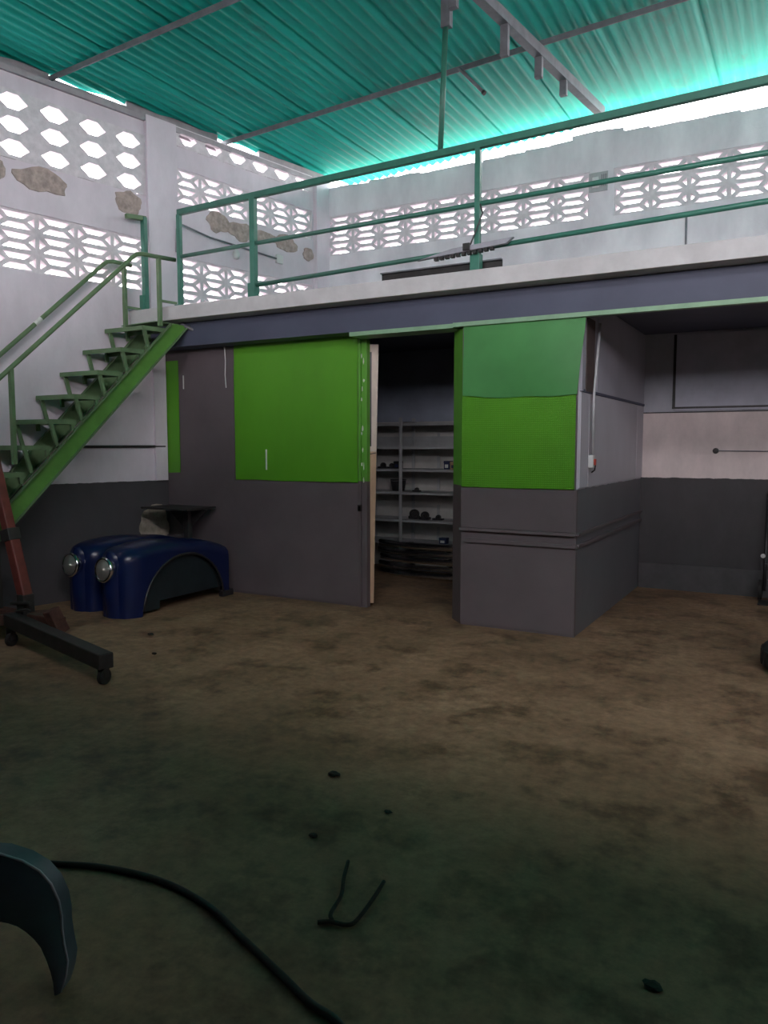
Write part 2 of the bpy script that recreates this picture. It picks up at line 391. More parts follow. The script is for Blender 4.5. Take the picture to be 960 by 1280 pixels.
# steel wall plate under the roof, lower where daylight slits show
b = MB()
for s0, s1, z1 in [(S0, -1.13, 4.96), (-1.13, -0.33, 4.915), (-0.33, 0.80, 4.97), (0.80, 1.40, 4.90), (1.40, 2.5, 4.97)]:
    b.wallbox(-0.14, -0.06, s0, s1, 4.79 if s0 < -0.2 else 4.84, z1)
b.wallbox(-0.02, 0.03, S0, 2.3, 4.80, 4.85)
struct(b.build('trim_1', mat('dirty_wall_plate', (0.40, 0.37, 0.39), 0.7)), 'grey steel wall plate under the roof eave')

# back wall above the mezzanine
b = MB(); y0, y1 = YB, YB+0.15
X0 = -5.551; XE = X0 + BW*9; XR = -1.95; XR1 = XR + BW*16
ZB0 = 3.93; ZB1 = ZB0 + BH*3
def bf(xa, xb, za, zb): b.box((xa, y0, za), (xb, y1, zb))
bf(-5.9, X0, 0, 4.76); bf(X0, RIGHT+0.2, 0, 3.32); bf(X0+2*BW, RIGHT+0.2, 3.32, ZB0); bf(X0, X0+2*BW, 3.32+BH, ZB0)
bf(XE, XR, ZB0, ZB1); bf(XR1, RIGHT+0.2, ZB0, ZB1)
# ragged crest: short lengths of wall with uneven broken tops
x = X0
while x < RIGHT+0.2:
    w_ = random.uniform(0.10, 0.34); x2 = min(x+w_, RIGHT+0.2)
    t0 = 4.765 + 0.012*math.sin(x*2) + random.uniform(-0.012, 0.012) + (0.05 if -2.45 < x < -1.95 else 0)
    t1 = t0 + random.uniform(-0.012, 0.012)
    b.hexa([(x, y0, ZB1), (x2, y0, ZB1), (x2, y1, ZB1), (x, y1, ZB1), (x, y0, t0), (x2, y0, t1), (x2, y1, t1), (x, y1, t0)])
    x = x2
wb = struct(b.build('wall_back', 'wall_white'), 'whitewashed back wall with rows of block screens')
for r in range(3):
    for k in range(9): block(me_back, (X0 + BW*(k+0.5), YB+0.075, ZB0 + BH*(r+0.5)), 0, wb)
    for k in range(16): block(me_back, (XR + BW*(k+0.5), YB+0.075, ZB0 + BH*(r+0.5)), 0, wb)
for k in range(2): block(me_back, (X0 + BW*(k+0.5), YB+0.075, 3.32 + BH*0.5), 0, wb)
# switch plate and conduit on the back wall
so = thing('switch_plate', (-2.11, YB, 4.30), 'pale square electrical plate on back wall between the two block screens', 'switch plate')
MB().box((-2.21, YB-0.012, 4.20), (-2.01, YB, 4.40)).build('plate', 'shelf', so, bevel=0.004)
MB().box((-2.17, YB-0.03, 4.24), (-2.10, YB-0.012, 4.35)).build('switch_box', 'white_plastic', so, bevel=0.004)
for k in range(3): MB().box((-2.075+0.02*k, YB-0.018, 4.25), (-2.067+0.02*k, YB-0.012, 4.37)).build('slot', 'steel_grey', so)
tag(MB().tube([(-1.215, YB-0.012, 3.86), (-1.21, YB-0.012, 3.30)], 0.011, 8).build('wall_conduit', 'steel_grey'), 'thin vertical grey conduit on the upper back wall', 'conduit')

# other walls of the hall (beside and behind the camera)
b = MB(); b.box((RIGHT, FRONT-0.2, 0), (RIGHT+0.2, YB+0.15, 5.56)); struct(b.build('wall_right', 'wall_left'))
b = MB(); b.box((-9.2, FRONT-0.2, 0), (RIGHT+0.2, FRONT, WIN_Z0))
b.hexa([(-9.2, FRONT-0.2, WIN_Z1), (RIGHT+0.2, FRONT-0.2, WIN_Z1), (RIGHT+0.2, FRONT, WIN_Z1), (-9.2, FRONT, WIN_Z1), (-9.2, FRONT-0.2, roof_z(-9.2)+0.05), (RIGHT+0.2, FRONT-0.2, roof_z(RIGHT)+0.05), (RIGHT+0.2, FRONT, roof_z(RIGHT)+0.05), (-9.2, FRONT, roof_z(-9.2)+0.05)])
for xa, xb in ((-9.2, -2.4), (1.0, 1.4), (4.0, 4.4), (6.7, RIGHT+0.2)): b.box((xa, FRONT-0.2, WIN_Z0), (xb, FRONT, WIN_Z1))
struct(b.build('wall_front', 'wall_left'))
# unseen slab over the camera, added to shade the near floor
b = MB(); b.hexa([(-8.2, FRONT, 2.74), (RIGHT, FRONT, 2.74), (RIGHT, 1.0, 2.74), (-7.1, 1.0, 2.74), (-8.2, FRONT, 2.875), (RIGHT, FRONT, 2.875), (RIGHT, 1.0, 2.875), (-7.1, 1.0, 2.875)])
struct(b.build('floor_shade_slab', 'grey_fascia'))

# mezzanine floor
b = MB()
b.hexa([(-6.14, 5.70, 2.74), (RIGHT, 5.70, 2.74), (RIGHT, YB, 2.74), (-5.59, YB, 2.74), (-6.14, 5.70, 2.875), (RIGHT, 5.70, 2.875), (RIGHT, YB, 2.875), (-5.59, YB, 2.875)])
mz = struct(b.build('floor_mezzanine', 'slab', bevel=0.006), 'white edged concrete mezzanine slab')
b = MB(); b.hexa([(-6.09, 5.88, 2.505), (RIGHT, 5.88, 2.505), (RIGHT, 6.14, 2.505), (-6.05, 6.14, 2.505), (-6.09, 5.88, 2.735), (RIGHT, 5.88, 2.735), (RIGHT, 6.14, 2.735), (-6.05, 6.14, 2.735)])
struct(b.build('trim_2', 'grey_fascia'), 'dark grey fascia beam under the mezzanine slab')
b = MB(); b.box((-6.0, 6.14, 2.66), (RIGHT, YB-0.002, 2.735)); struct(b.build('ceiling_storage', 'grey_fascia'), 'dark grey ceiling under the mezzanine')
b = MB(); b.box((-3.62, 5.872, 2.468), (-2.62, 6.09, 2.503)); b.box((-2.62, 5.866, 2.474), (RIGHT, 5.93, 2.508))
struct(b.build('trim_3', 'lintel'), 'pale green steel lintel along the top of the door opening')

# store room front: left panels
b = MB(); b.box((-6.06, 6.105, 0), (-3.66, 6.145, 2.52))
ws = struct(b.build('wall_storage_front', 'grey_sheet'), 'charcoal sheet front of the store room left of the door')
def sheet(x0, x1, z0, z1, y, amp, seed, nx=14, nz=14, edge=0.0, xtop=0.0):
    m = MB(); vs = []
    for j in range(nz+1):
        for i in range(nx+1):
            u, v = i/nx, j/nz; xx = x0+(x1-x0)*u + xtop*v*u; zz = z0+(z1-z0)*v
            if j == 0: zz += edge*noise.noise(Vector((xx*3, seed, 0)))
            if i in (0, nx): xx += edge*0.4*noise.noise(Vector((zz*4, seed, 5)))
            vs.append((xx, y + amp*noise.noise(Vector((xx*1.7, zz*1.7, seed))), zz))
    fs = [(j*(nx+1)+i, j*(nx+1)+i+1, (j+1)*(nx+1)+i+1, (j+1)*(nx+1)+i) for j in range(nz) for i in range(nx)]
    return m.add(vs, fs)
sheet(-5.115, -3.668, 1.165, 2.535, 6.092, 0.006, 2.0, edge=0.012).build('green_panel', 'green_sheet', ws, smooth=True, solid=0.004)
sheet(-6.045, -5.875, 1.22, 2.40, 6.098, 0.002, 4.0, 4, 10, edge=0.01).build('green_strip', 'green_sheet', ws, smooth=True, solid=0.004)
sheet(-5.14, -3.64, 0.02, 1.158, 6.095, 0.004, 6.0, 12, 8, edge=0.01).build('kick_panel', 'grey_sheet', ws, smooth=True, solid=0.004)
sheet(-5.86, -5.13, 0.02, 2.50, 6.100, 0.003, 8.0, 6, 12, edge=0.008).build('grey_panel', 'grey_sheet', ws, smooth=True, solid=0.003)
MB().box((-4.722, 6.076, 1.27), (-4.712, 6.09, 1.47)).build('white_streak', 'white_mark', ws)  # thin upright white marks on the front panels
MB().box((-5.805, 6.090, 2.10), (-5.797, 6.10, 2.24)).build('white_streak', 'white_mark', ws)
MB().box((-3.668, 6.085, 0.90), (-3.63, 6.10, 0.96)).build('hinge', 'steel_dark', ws)
tag(MB().tube([(-5.215, 6.07, 2.50), (-5.205, 6.068, 2.36), (-5.212, 6.068, 2.22), (-5.20, 6.066, 2.09)], 0.0045, 6).build('hanging_cord', 'white_plastic'), 'thin white cord hanging from the conduit at left of the green panel', 'cord')
b = MB().tube([(-5.57, 5.84, 2.715), (-5.50, 5.86, 2.68), (-5.24, 6.06, 2.535), (-5.215, 6.075, 2.50)], 0.017, 8)
tag(b.build('soffit_conduit', 'steel_grey', smooth=True), 'grey conduit running down from the slab corner beside the stair', 'conduit')

# door frame and door
fr = thing('door_1', (-3.62, 6.1, 0), 'green steel door frame with chipped paint around the dark doorway', 'door frame'); del fr['category']; fr['kind'] = 'structure'
frame_m = two_tone('green_over_grey_frame_paint', (0.115, 0.36, 0.04), GREY, 1.175, 0.45, 0.15, 8, 0.15)
MB().box((-3.660, 6.085, 0), (-3.635, 6.16, 2.47)).build('jamb', frame_m, fr, bevel=0.003)
MB().box((-3.632, 6.10, 0), (-3.575, 6.16, 2.47)).build('jamb', frame_m, fr, bevel=0.003)
MB().hexa([(-2.70, 6.08, 0), (-2.55, 5.915, 0), (-2.55, 6.16, 0), (-2.70, 6.16, 0), (-2.70, 6.08, 2.47), (-2.55, 5.915, 2.47), (-2.55, 6.16, 2.47), (-2.70, 6.16, 2.47)]).build('jamb', frame_m, fr)
for z in (2.32, 2.27, 2.10, 2.02, 1.93, 1.66, 1.62, 1.47, 1.335, 1.31, 1.19):
    xa = -3.630+random.uniform(0, 0.028); n_ = 8; w_ = random.uniform(0.004, 0.011); h_ = random.uniform(0.012, 0.04)
    MB().prism([(xa + w_*math.cos(2*math.pi*q/n_)*random.uniform(0.6, 1.3), 6.1, z + h_*math.sin(2*math.pi*q/n_)*random.uniform(0.6, 1.3)) for q in range(n_)], (0, -0.002, 0)).build('bare_patch', 'white_mark', fr)
# door leaf, swung inwards so its edge faces the camera
lf = bpy.data.objects.new('door_2', None); COL.objects.link(lf); lf.location = (-3.555, 6.175, 0); struct(lf, 'cream and bare wood edge of the door standing open')
dv = Vector((-0.50, 0.866, 0)); nv = Vector((0.866, 0.50, 0)); H0 = Vector((-3.56, 6.18, 0))
def leafpt(a, t, z): return H0 + dv*a + nv*t + Vector((0, 0, z))
MB().hexa([leafpt(0, -0.028, 0.03), leafpt(0, 0.008, 0.03), leafpt(0.82, 0.008, 0.03), leafpt(0.82, -0.028, 0.03),
           leafpt(0, -0.028, 2.43), leafpt(0, 0.055, 2.43), leafpt(0.82, 0.055, 2.43), leafpt(0.82, -0.028, 2.43)]).build('door_leaf', 'cream', lf, bevel=0.003)
MB().hexa([leafpt(-0.006, -0.03, 1.50), leafpt(-0.006, -0.012, 1.50), leafpt(0.006, -0.012, 1.50), leafpt(0.006, -0.03, 1.50),
           leafpt(-0.006, -0.03, 2.36), leafpt(-0.006, -0.008, 2.36), leafpt(0.006, -0.008, 2.36), leafpt(0.006, -0.03, 2.36)]).build('weather_strip', 'black', lf)
MB().hexa([leafpt(-0.004, -0.03, 1.425), leafpt(-0.004, 0.03, 1.435), leafpt(0.01, 0.03, 1.435), leafpt(0.01, -0.03, 1.425),
           leafpt(-0.004, -0.03, 1.433), leafpt(-0.004, 0.03, 1.443), leafpt(0.01, 0.03, 1.443), leafpt(0.01, -0.03, 1.433)]).build('crack', 'black', lf)

# right-hand box of the store room: front and side
b = MB(); b.box((-2.55, 5.915, 0), (-1.60, 5.955, 2.47))
wr = struct(b.build('wall_storage_right', 'grey_sheet'), 'charcoal steel front of the store room right of the door')
sheet(-2.548, -1.602, 1.165, 1.915, 5.906, 0.003, 12, 10, 8, edge=0.004).build('tread_plate', 'tread', wr, smooth=True, solid=0.004)
sheet(-2.535, -1.592, 1.895, 2.475, 5.893, 0.014, 15, 20, 12, edge=0.035, xtop=0.055).build('green_panel', 'green_old', wr, smooth=True, solid=0.003)
sheet(-2.55, -1.60, 0.83, 1.158, 5.908, 0.002, 18, 8, 4).build('grey_panel', 'grey_sheet', wr, smooth=True, solid=0.003)
sheet(-2.55, -1.60, 0.02, 0.70, 5.908, 0.003, 19, 8, 5).build('kick_panel', 'grey_sheet', wr, smooth=True, solid=0.003)
MB().box((-2.56, 5.885, 0.80), (-1.575, 5.915, 0.826)).build('rub_rail', 'grey_sheet', wr, bevel=0.004)
MB().box((-2.52, 5.885, 0.705), (-1.575, 5.915, 0.735)).build('rub_rail', 'grey_sheet', wr, bevel=0.004)
MB().box((-1.603, 5.912, 0), (-1.583, 5.955, 1.16)).build('corner_angle', 'grey_sheet', wr)
b = MB(); b.box((-1.63, 5.955, 0), (-1.585, YB, 2.66))
wd = struct(b.build('wall_storage_side', 'panel_grey'), 'grey panelled side of the store room facing the alcove')
for ya, yb_, za, zb in ((5.96, 6.20, 1.175, 1.92), (6.215, 8.13, 1.175, 1.92), (8.145, 8.47, 1.175, 1.92), (6.45, 8.47, 1.945, 2.655)):
    MB().box((-1.585, ya, za), (-1.575, yb_, zb)).build('side_panel', 'panel_grey', wd, bevel=0.002)
MB().box((-1.585, 6.06, 1.93), (-1.565, 6.30, 2.50)).build('batten', 'brown', wd)
MB().box((-1.585, 5.957, 1.93), (-1.57, 6.05, 2.50)).build('side_panel', 'panel_grey', wd)
MB().box((-1.585, 6.0, 1.922), (-1.567, 8.47, 1.943)).build('joint_strip', 'grey_fascia', wd)
MB().box((-1.585, 5.93, 0.80), (-1.562, 8.47, 0.826)).build('rub_rail', 'grey_sheet', wd, bevel=0.004)
MB().box((-1.585, 5.93, 0.705), (-1.562, 8.47, 0.735)).build('rub_rail', 'grey_sheet', wd, bevel=0.004)
ob = thing('power_outlet', (-1.57, 6.22, 1.33), 'red and white power outlet on conduit on side of the green box', 'outlet')
MB().tube([(-1.545, 6.38, 2.49), (-1.545, 6.30, 2.2), (-1.545, 6.225, 1.93), (-1.545, 6.22, 1.44)], 0.011, 8).build('conduit', 'shelf', ob, smooth=True)
MB().box((-1.572, 6.185, 1.33), (-1.53, 6.255, 1.43)).build('outlet_box', 'white_plastic', ob, bevel=0.006)
MB().box((-1.535, 6.205, 1.35), (-1.515, 6.235, 1.40)).build('plug', 'red_plastic', ob, bevel=0.004)
MB().tube([(-1.52, 6.22, 1.35), (-1.525, 6.22, 1.31), (-1.55, 6.22, 1.29)], 0.006, 6).build('plug_cord', 'rubber', ob)

# alcove and store room back walls
b = MB(); b.box((-1.585, YB-0.025, 0), (RIGHT, YB, 2.66)); wa = struct(b.build('wall_alcove', 'alcove'), 'alcove wall with dark dado, bare plaster band and grey boards above')
MB().box((-1.262, YB-0.045, 1.865), (RIGHT-0.1, YB-0.025, 2.64)).build('board', mat('hazy_grey_board', (0.42, 0.43, 0.50), 0.7, var=0.1), wa, bevel=0.004)  # board colour raised to carry lens haze
MB().box((-1.29, YB-0.04, 1.90), (-1.264, YB-0.025, 2.64)).build('board_joint', 'steel_dark', wa)
MB().box((-1.29, YB-0.048, 1.885), (RIGHT-0.1, YB-0.044, 1.905)).build('board_joint', 'steel_dark', wa)
MB().box((-1.58, YB-0.034, 1.845), (RIGHT-0.1, YB-0.025, 1.856)).build('board_joint', 'steel_dark', wa)
MB().tube([(-0.86, YB-0.035, 1.455), (1.5, YB-0.035, 1.44)], 0.006, 6).build('wall_rod', 'steel_grey', wa)
MB().disc_stack((-0.86, YB-0.025, 1.455), (0, -1, 0), [(0, 0.03), (0.015, 0.028), (0.02, 0.0)], 12).build('wall_hook', 'steel_dark', wa)
b = MB(); b.box((-1.575, YB-0.055, 0), (RIGHT, YB-0.026, 0.27)); struct(b.build('baseboard_alcove', mat('dado_plinth', (0.076, 0.072, 0.076), 0.7)), 'dark skirting plinth along the alcove wall')
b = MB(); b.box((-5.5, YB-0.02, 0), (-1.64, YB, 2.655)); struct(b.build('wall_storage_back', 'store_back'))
b = MB(); b.box((-5.5, YB-0.035, 1.80), (-1.64, YB-0.021, 2.655)); struct(b.build('trim_4', 'store_haze'), 'dark upper part of the store room back wall, lens haze in its colour')

# roof: corrugated sheets on purlins
ce = bpy.data.objects.new('ceiling', None); COL.objects.link(ce); struct(ce, 'green corrugated sheet roof on steel purlins')
SW, PIT = 0.77, 0.11
def sheet_mesh(x0, ya, yb_):
    n = 88; ws = SW + 0.11; vs = []; fs = []; nk = max(1, int((yb_-ya)/2))
    for j in range(nk+1):
        for i in range(n+1):
            x = ws*i/n
            ye = min(yb_, 6.09 + (x0 + x + 6.061 + 0.13)/0.2)    # trimmed along the skew left wall
            y = ya + (ye-ya)*j/nk
            vs.append((x, y, 0.0125*math.cos(2*math.pi*x/PIT) + 0.05*x - 0.012*(i/n) + 0.006))
    for j in range(nk):
        for i in range(n): fs.append((j*(n+1)+i, j*(n+1)+i+1, (j+1)*(n+1)+i+1, (j+1)*(n+1)+i))
    me = bpy.data.meshes.new('roof_sheet'); me.from_pydata(vs, [], fs); me.materials.append(M['roof'])
    me.polygons.foreach_set('use_smooth', [True]*len(me.polygons)); return me
SM = {}
for k in range(-4, 17):
    x = -5.73 + SW*k
    spans = [(-4.75, SKY_Y0), (SKY_Y1, 9.08)] if -2.5 < x < 5.8 else [(-4.75, 9.08)]
    for sp in spans:
        key = (sp, k if k < 1 else 1)
        if key not in SM: SM[key] = sheet_mesh(x, *sp)
        o = bpy.data.objects.new('roof_sheet', SM[key]); COL.objects.link(o); o.parent = ce
        o.location = (x, 0, roof_z(x) + 0.055 + random.uniform(-0.0015, 0.0015)); o.rotation_euler = (0, 0, random.uniform(-0.001, 0.001))
for y in (7.02, 5.02, 3.0, 1.0, -0.5, -2.7, -4.4):
    xa = -9.0 if y < 3.2 else (LW(-0.13, (y-P0.y)/D.y, 0).x)
    m = MB()
    for zz, hh, ww in ((0.022, 0.012, 0.055), (0.0, 0.045, 0.012)):
        m.bar((xa, y - (0 if ww > .02 else 0.022), roof_z(xa)+zz), (RIGHT+0.1, y - (0 if ww > .02 else 0.022), roof_z(RIGHT+0.1)+zz), ww, hh)
    m.build('purlin', 'steel_grey', ce)

# roof beam with hanging stubs
tb = thing('roof_beam', (-2.10, 8.40, 4.97), 'grey steel roof beam with short hanging stubs running to the back wall', 'beam')
A = Vector((-2.09, 8.45, 5.0)); B = Vector((-2.42, 5.73, 4.99)); Bx = B + (B-A)*0.6
MB().bar(A, Bx, 0.08, 0.09).build('beam', 'steel_grey', tb)
for p, ln in ((0.36, 0.15), (0.56, 0.19), (0.80, 0.26), (1.10, 0.24), (1.35, 0.24)):
    q = A + (B-A)*p
    MB().bar(q - Vector((0, 0, 0.03)), q - Vector((0, 0, 0.03+ln)), 0.065, 0.05, up=(0, 1, 0)).build('stub', 'steel_grey', tb)
rp = thing('roof_rod', (-3.05, 6.95, 5.0), 'short grey steel rod hanging askew from a purlin', 'rod')
MB().tube([(-3.07, 6.97, 5.06), (-2.80, 6.93, 4.765)], 0.017, 10).build('rod', 'steel_grey', rp)
MB().tube([(-2.808, 6.931, 4.773), (-2.79, 6.929, 4.755)], 0.022, 10).build('end_cap', 'steel_dark', rp)

# ------------------------------------------------------------------ railing on the mezzanine edge
rl = thing('mezzanine_railing', (-5.46, 5.76, 2.875), 'green steel pipe railing along the mezzanine edge', 'railing')
YR = 5.745
def rz_(x, z0, k): return z0 + k*(x+5.46)
TR = lambda x: 3.765 + 0.019*(x+5.46)
MR = lambda x: 3.345 + 0.012*(x+5.46)
LR = lambda x: 2.955 + 0.028*(x+5.46)
XRR = 3.6
MB().bar((-5.49, YR, TR(-5.49)), (XRR, YR, TR(XRR)), 0.05, 0.055).build('top_rail', 'rail', rl, bevel=0.006)
MB().tube([(-5.46, YR, MR(-5.46)), (XRR, YR, MR(XRR))], 0.019, 10).build('middle_rail', 'rail', rl, smooth=True)
MB().tube([(-4.56, YR, LR(-4.56)), (XRR, YR, LR(XRR))], 0.019, 10).build('lower_rail', 'rail', rl, smooth=True)
for x, w in ((-5.48, 0.042), (-4.57, 0.055), (-2.36, 0.045), (0.2, 0.045), (2.6, 0.045)):
    MB().bar((x, YR, 2.875), (x, YR, TR(x)-0.02), w).build('post', 'rail', rl, bevel=0.004)
    MB().box((x-0.05, YR-0.035, 2.875), (x+0.03, YR+0.04, 3.0 if x > -5.4 else 2.885)).build('post_base', 'rail', rl, bevel=0.003)
MB().tube([(-2.685, YR, TR(-2.68)+0.02), (-2.645, YR, 4.80)], 0.022, 10).build('roof_prop', 'rail', rl, smooth=True)
MB().box((-2.675, YR-0.03, 4.76), (-2.60, YR+0.03, 5.05)).build('prop_bracket', 'steel_grey', rl)

st = thing('grille_strip', (-2.5, 5.70, 3.0), 'grey slotted trim strip hung askew on the lower rail beside the railing post', 'trim strip')
b = MB(); b.hexa([(-2.86, 5.67, 2.990), (-2.10, 5.67, 3.035), (-2.10, 5.71, 3.035), (-2.86, 5.71, 2.990), (-2.55, 5.67, 3.050), (-2.04, 5.67, 3.078), (-2.04, 5.71, 3.078), (-2.55, 5.71, 3.050)])
b.build('strip', 'strip', st, bevel=0.005)
for k in range(11):
    x = -2.70 + 0.047*k; z = 2.972 + 0.0028*k
    MB().box((x, 5.665, z), (x+0.03, 5.70, z+0.025)).build('tooth', 'steel_dark', st)
MB().tube([(-2.40, 5.69, 3.06), (-2.36, 5.70, 3.16), (-2.31, 5.72, 3.30), (-2.35, 5.74, 3.42)], 0.006, 6).build('wire', 'steel_dark', st)
MB().box((-2.45, 5.655, 3.02), (-2.39, 5.675, 3.075)).build('clip', 'steel_dark', st, bevel=0.005)
ch = thing('steel_channel', (-2.7, 5.81, 2.875), 'dark steel channel lying along the white slab edge', 'steel channel')
MB().box((-3.26, 5.82, 2.876), (-2.18, 5.825, 2.955)).build('web', 'steel_dark', ch)
MB().box((-3.26, 5.79, 2.951), (-2.18, 5.825, 2.961)).build('flange', 'steel_grey', ch)
MB().box((-3.22, 5.79, 2.876), (-2.20, 5.82, 2.884)).build('flange', 'steel_grey', ch)

# ------------------------------------------------------------------ stair
sr = thing('steel_stair', tuple(LW(0.3, -2.0, 0)), 'green open steel stair climbing along the left wall to the mezzanine', 'stair')
OI, OO = 0.06, 0.56                                  # inner and outer stringer offsets from the wall
RISE, RUN = 0.229, 0.2375
def stringer(o, name, m):
    s1, z1 = -0.25, 2.70; L = 2.62
    def pp(s, z, oo): return LW(oo, s, z)
    a = [(-0.30, 2.70), (-0.30-2.70/1.03, 0.0), (-0.30-2.70/1.03+0.20, 0.0), (-0.10, 2.70)]
    poly = [pp(s, z, o) for s, z in a]
    k = MB(); k.prism(poly, N*0.008)
    web = k.build(name, m, sr)
    f1 = MB(); f1.bar(pp(-0.30, 2.70, o+0.02), pp(-0.30-2.70/1.03, 0.0, o+0.02), 0.05, 0.008, up=N.cross(Vector((0, 0, 1)))).build('flange', 'stair', web)
    f2 = MB(); f2.bar(pp(-0.10, 2.70, o+0.02), pp(-0.30-2.70/1.03+0.2, 0.0, o+0.02), 0.05, 0.008, up=N.cross(Vector((0, 0, 1)))).build('flange', 'stair', web)
stringer(OI, 'stringer', 'stair'); stringer(OO, 'stringer', 'stair_bright')
for i in range(12):
    z = 2.647 - RISE*i; s = -0.60 - RUN*i
    if z < 0.1: break
    xs = 0.10                                        # treads are square to the room, not to the wall
    t = MB(); q = [LW(0.04, s-0.10, z), LW(0.55, s, z), LW(0.55, s+0.25, z), LW(0.04, s+0.15, z)]
    t.prism(q, (0, 0, 0.006)); tr = t.build('tread', 'stair', sr)
    e = Vector((0, 0, -0.018))
    MB().bar(q[0]+e, q[1]+e, 0.006, 0.036).build('tread_lip', 'stair', tr)
    MB().bar(q[1]+e, q[2]+e, 0.006, 0.036).build('tread_lip', 'stair', tr)
    MB().bar(q[3]+e, q[2]+e, 0.006, 0.036).build('tread_lip', 'stair', tr)
    for o_, ss in ((0.07, s-0.07), (0.53, s+0.02)):
        MB().bar(LW(o_, ss, z-0.002), LW(o_, ss+0.055, z-RISE+0.0), 0.03, 0.03, up=N).build('riser_bracket', 'stair', sr)
    for o_, ss in ((0.07, s+0.13), (0.53, s+0.22)):
        MB().bar(LW(o_, ss, z-0.002), LW(o_, ss+0.005, z-0.09), 0.03, 0.03, up=N).build('riser_bracket', 'stair', sr)
q = [LW(0.04, -0.52, 2.70), LW(0.56, -0.47, 2.70), LW(0.56, -0.20, 2.70), LW(0.04, -0.30, 2.70)]
MB().prism(q, (0, 0, 0.008)).build('top_plate', 'stair', sr)
# handrails
rr = MB().tube([LW(0.60, -2.9, 1.18), LW(0.60, -1.97, 2.063), LW(0.60, -0.72, 3.255), LW(0.60, -0.68, 3.29), LW(0.60, -0.62, 3.305), LW(0.60, -0.252, 3.315)], 0.02, 10).build('handrail', 'stair', sr, smooth=True)
rr2 = MB().tube([LW(0.09, -2.9, 1.21), LW(0.09, -1.747, 2.302), LW(0.09, -0.72, 3.27), LW(0.09, -0.68, 3.30), LW(0.09, -0.62, 3.312), LW(0.09, -0.42, 3.31)], 0.02, 10).build('handrail', 'stair', sr, smooth=True)
MB().tube([LW(0.09, -1.42, 2.612), LW(0.09, -1.36, 2.668)], 0.0215, 10).build('bare_patch', 'white_mark', rr2)
for s, z0, z1 in ((-0.44, 2.66, 3.31), (-1.88, 1.35, 2.14)):
    MB().bar(LW(0.60, s, z0), LW(0.60, s, z1), 0.034).build('baluster', 'stair', sr)
for s, z0, z1 in ((-0.50, 2.66, 3.31), (-1.9, 1.3, 2.16)):
    MB().bar(LW(0.09, s, z0), LW(0.09, s, z1), 0.034).build('baluster', 'stair', sr)
MB().bar(LW(0.09, -0.50, 2.89), LW(0.09, -0.33, 2.89), 0.03, 0.02).build('toe_bar', 'stair', sr)
MB().bar(LW(0.60, -0.44, 2.90), LW(0.60, -0.25, 2.90), 0.03, 0.02).build('toe_bar', 'stair', sr)
gp = thing('gate_post', tuple(LW(0.10, -0.27, 2.875)), 'tall green post with short arm at the stair head beside the wall', 'post')
MB().bar(LW(0.10, -0.27, 2.875), LW(0.10, -0.27, 3.81), 0.05).build('post', 'rail', gp, bevel=0.004)
MB().bar(LW(0.10, -0.25, 3.80), LW(0.10, -0.47, 3.78), 0.045).build('arm', 'stair', gp, bevel=0.004)
MB().bar(LW(0.10, -0.30, 2.876), LW(0.10, -0.30, 3.03), 0.05).build('post_base', 'rail', gp, bevel=0.003)

# ------------------------------------------------------------------ shelf unit in the store room
su = thing('shelf_unit', (-4.1, 8.25, 0), 'grey metal shelving against the back wall of the store room', 'shelf')
SY0, SY1 = 8.06, 8.42
XS = (-5.15, -4.26, -3.37, -2.48)
for z in (1.775, 1.50, 1.235, 0.965, 0.635, 0.365):
    m = MB(); m.box((XS[0], SY0, z-0.004), (XS[-1], SY1, z))
    m.box((XS[0], SY0, z-0.03), (XS[-1], SY0+0.004, z)); m.box((XS[0], SY1-0.004, z-0.03), (XS[-1], SY1, z))
    m.build('shelf_board', 'shelf', su)
for x in XS:
    for y in (SY0-0.006, SY1-0.03):
        m = MB(); m.box((x-0.022, y, 0), (x+0.022, y+0.004, 1.84)); m.box((x-0.022, y, 0), (x-0.018, y+0.034, 1.84)); m.build('upright', 'shelf', su)
for x in (-3.93, -3.0, -4.8):
    for z in (0.365, 0.635, 0.965, 1.235, 1.50):
        MB().box((x-0.018, SY1-0.012, z), (x+0.018, SY1-0.006, z+0.16)).build('back_stiffener', 'shelf', su)
m = MB(); m.box((XS[0], SY1-0.004, 1.50), (XS[-1], SY1-0.001, 1.62)); m.build('back_panel', 'shelf', su)

def lump(name, c, dims, mname, label, cat, seed, group=None):
    """small machined car part: flanged body with a round boss"""
    t = thing(name, c, label, cat, group); x, y, z = c; dx, dy, dz = dims
    r = dz*0.5
    MB().disc_stack((x, y+0.04, z+r), (0.25, -1, 0), [(0, r*0.6), (0.015, r*0.95), (0.06, r), (0.07, r*0.8), (0.07, r*0.55), (0.05, r*0.5)], 18).build('housing', mname, t)
    MB().box((x-dx*0.5, y-0.02, z), (x+dx*0.5, y+0.05, z+dz*0.32)).build('flange', mname, t, bevel=0.006)
    MB().disc_stack((x+dx*0.3, y-0.01, z+dz*0.42), (0.1, -1, 0.2), [(0, r*0.35), (0.03, r*0.35), (0.035, r*0.2)], 12).build('boss', 'steel_dark', t)
    return t
def carton(name, c, dims, mname, label, cat):
    t = thing(name, c, label, cat); x, y, z = c; dx, dy, dz = dims
    MB().box((x-dx/2, y-dy/2, z), (x+dx/2, y+dy/2, z+dz)).build('carton', mname, t, bevel=0.003)
    MB().box((x-dx/2-0.002, y-dy/2-0.002, z+dz*0.72), (x+dx/2+0.002, y+dy/2+0.002, z+dz+0.003)).build('lid', mname, t, bevel=0.002)
    MB().box((x-dx*0.28, y-dy/2-0.004, z+dz*0.2), (x+dx*0.28, y-dy/2, z+dz*0.6)).build('print', 'white_mark' if mname == 'navy' else 'navy', t)
    return t
Z1, Z2, Z3, Z4 = 1.236, 0.966, 0.636, 0.101
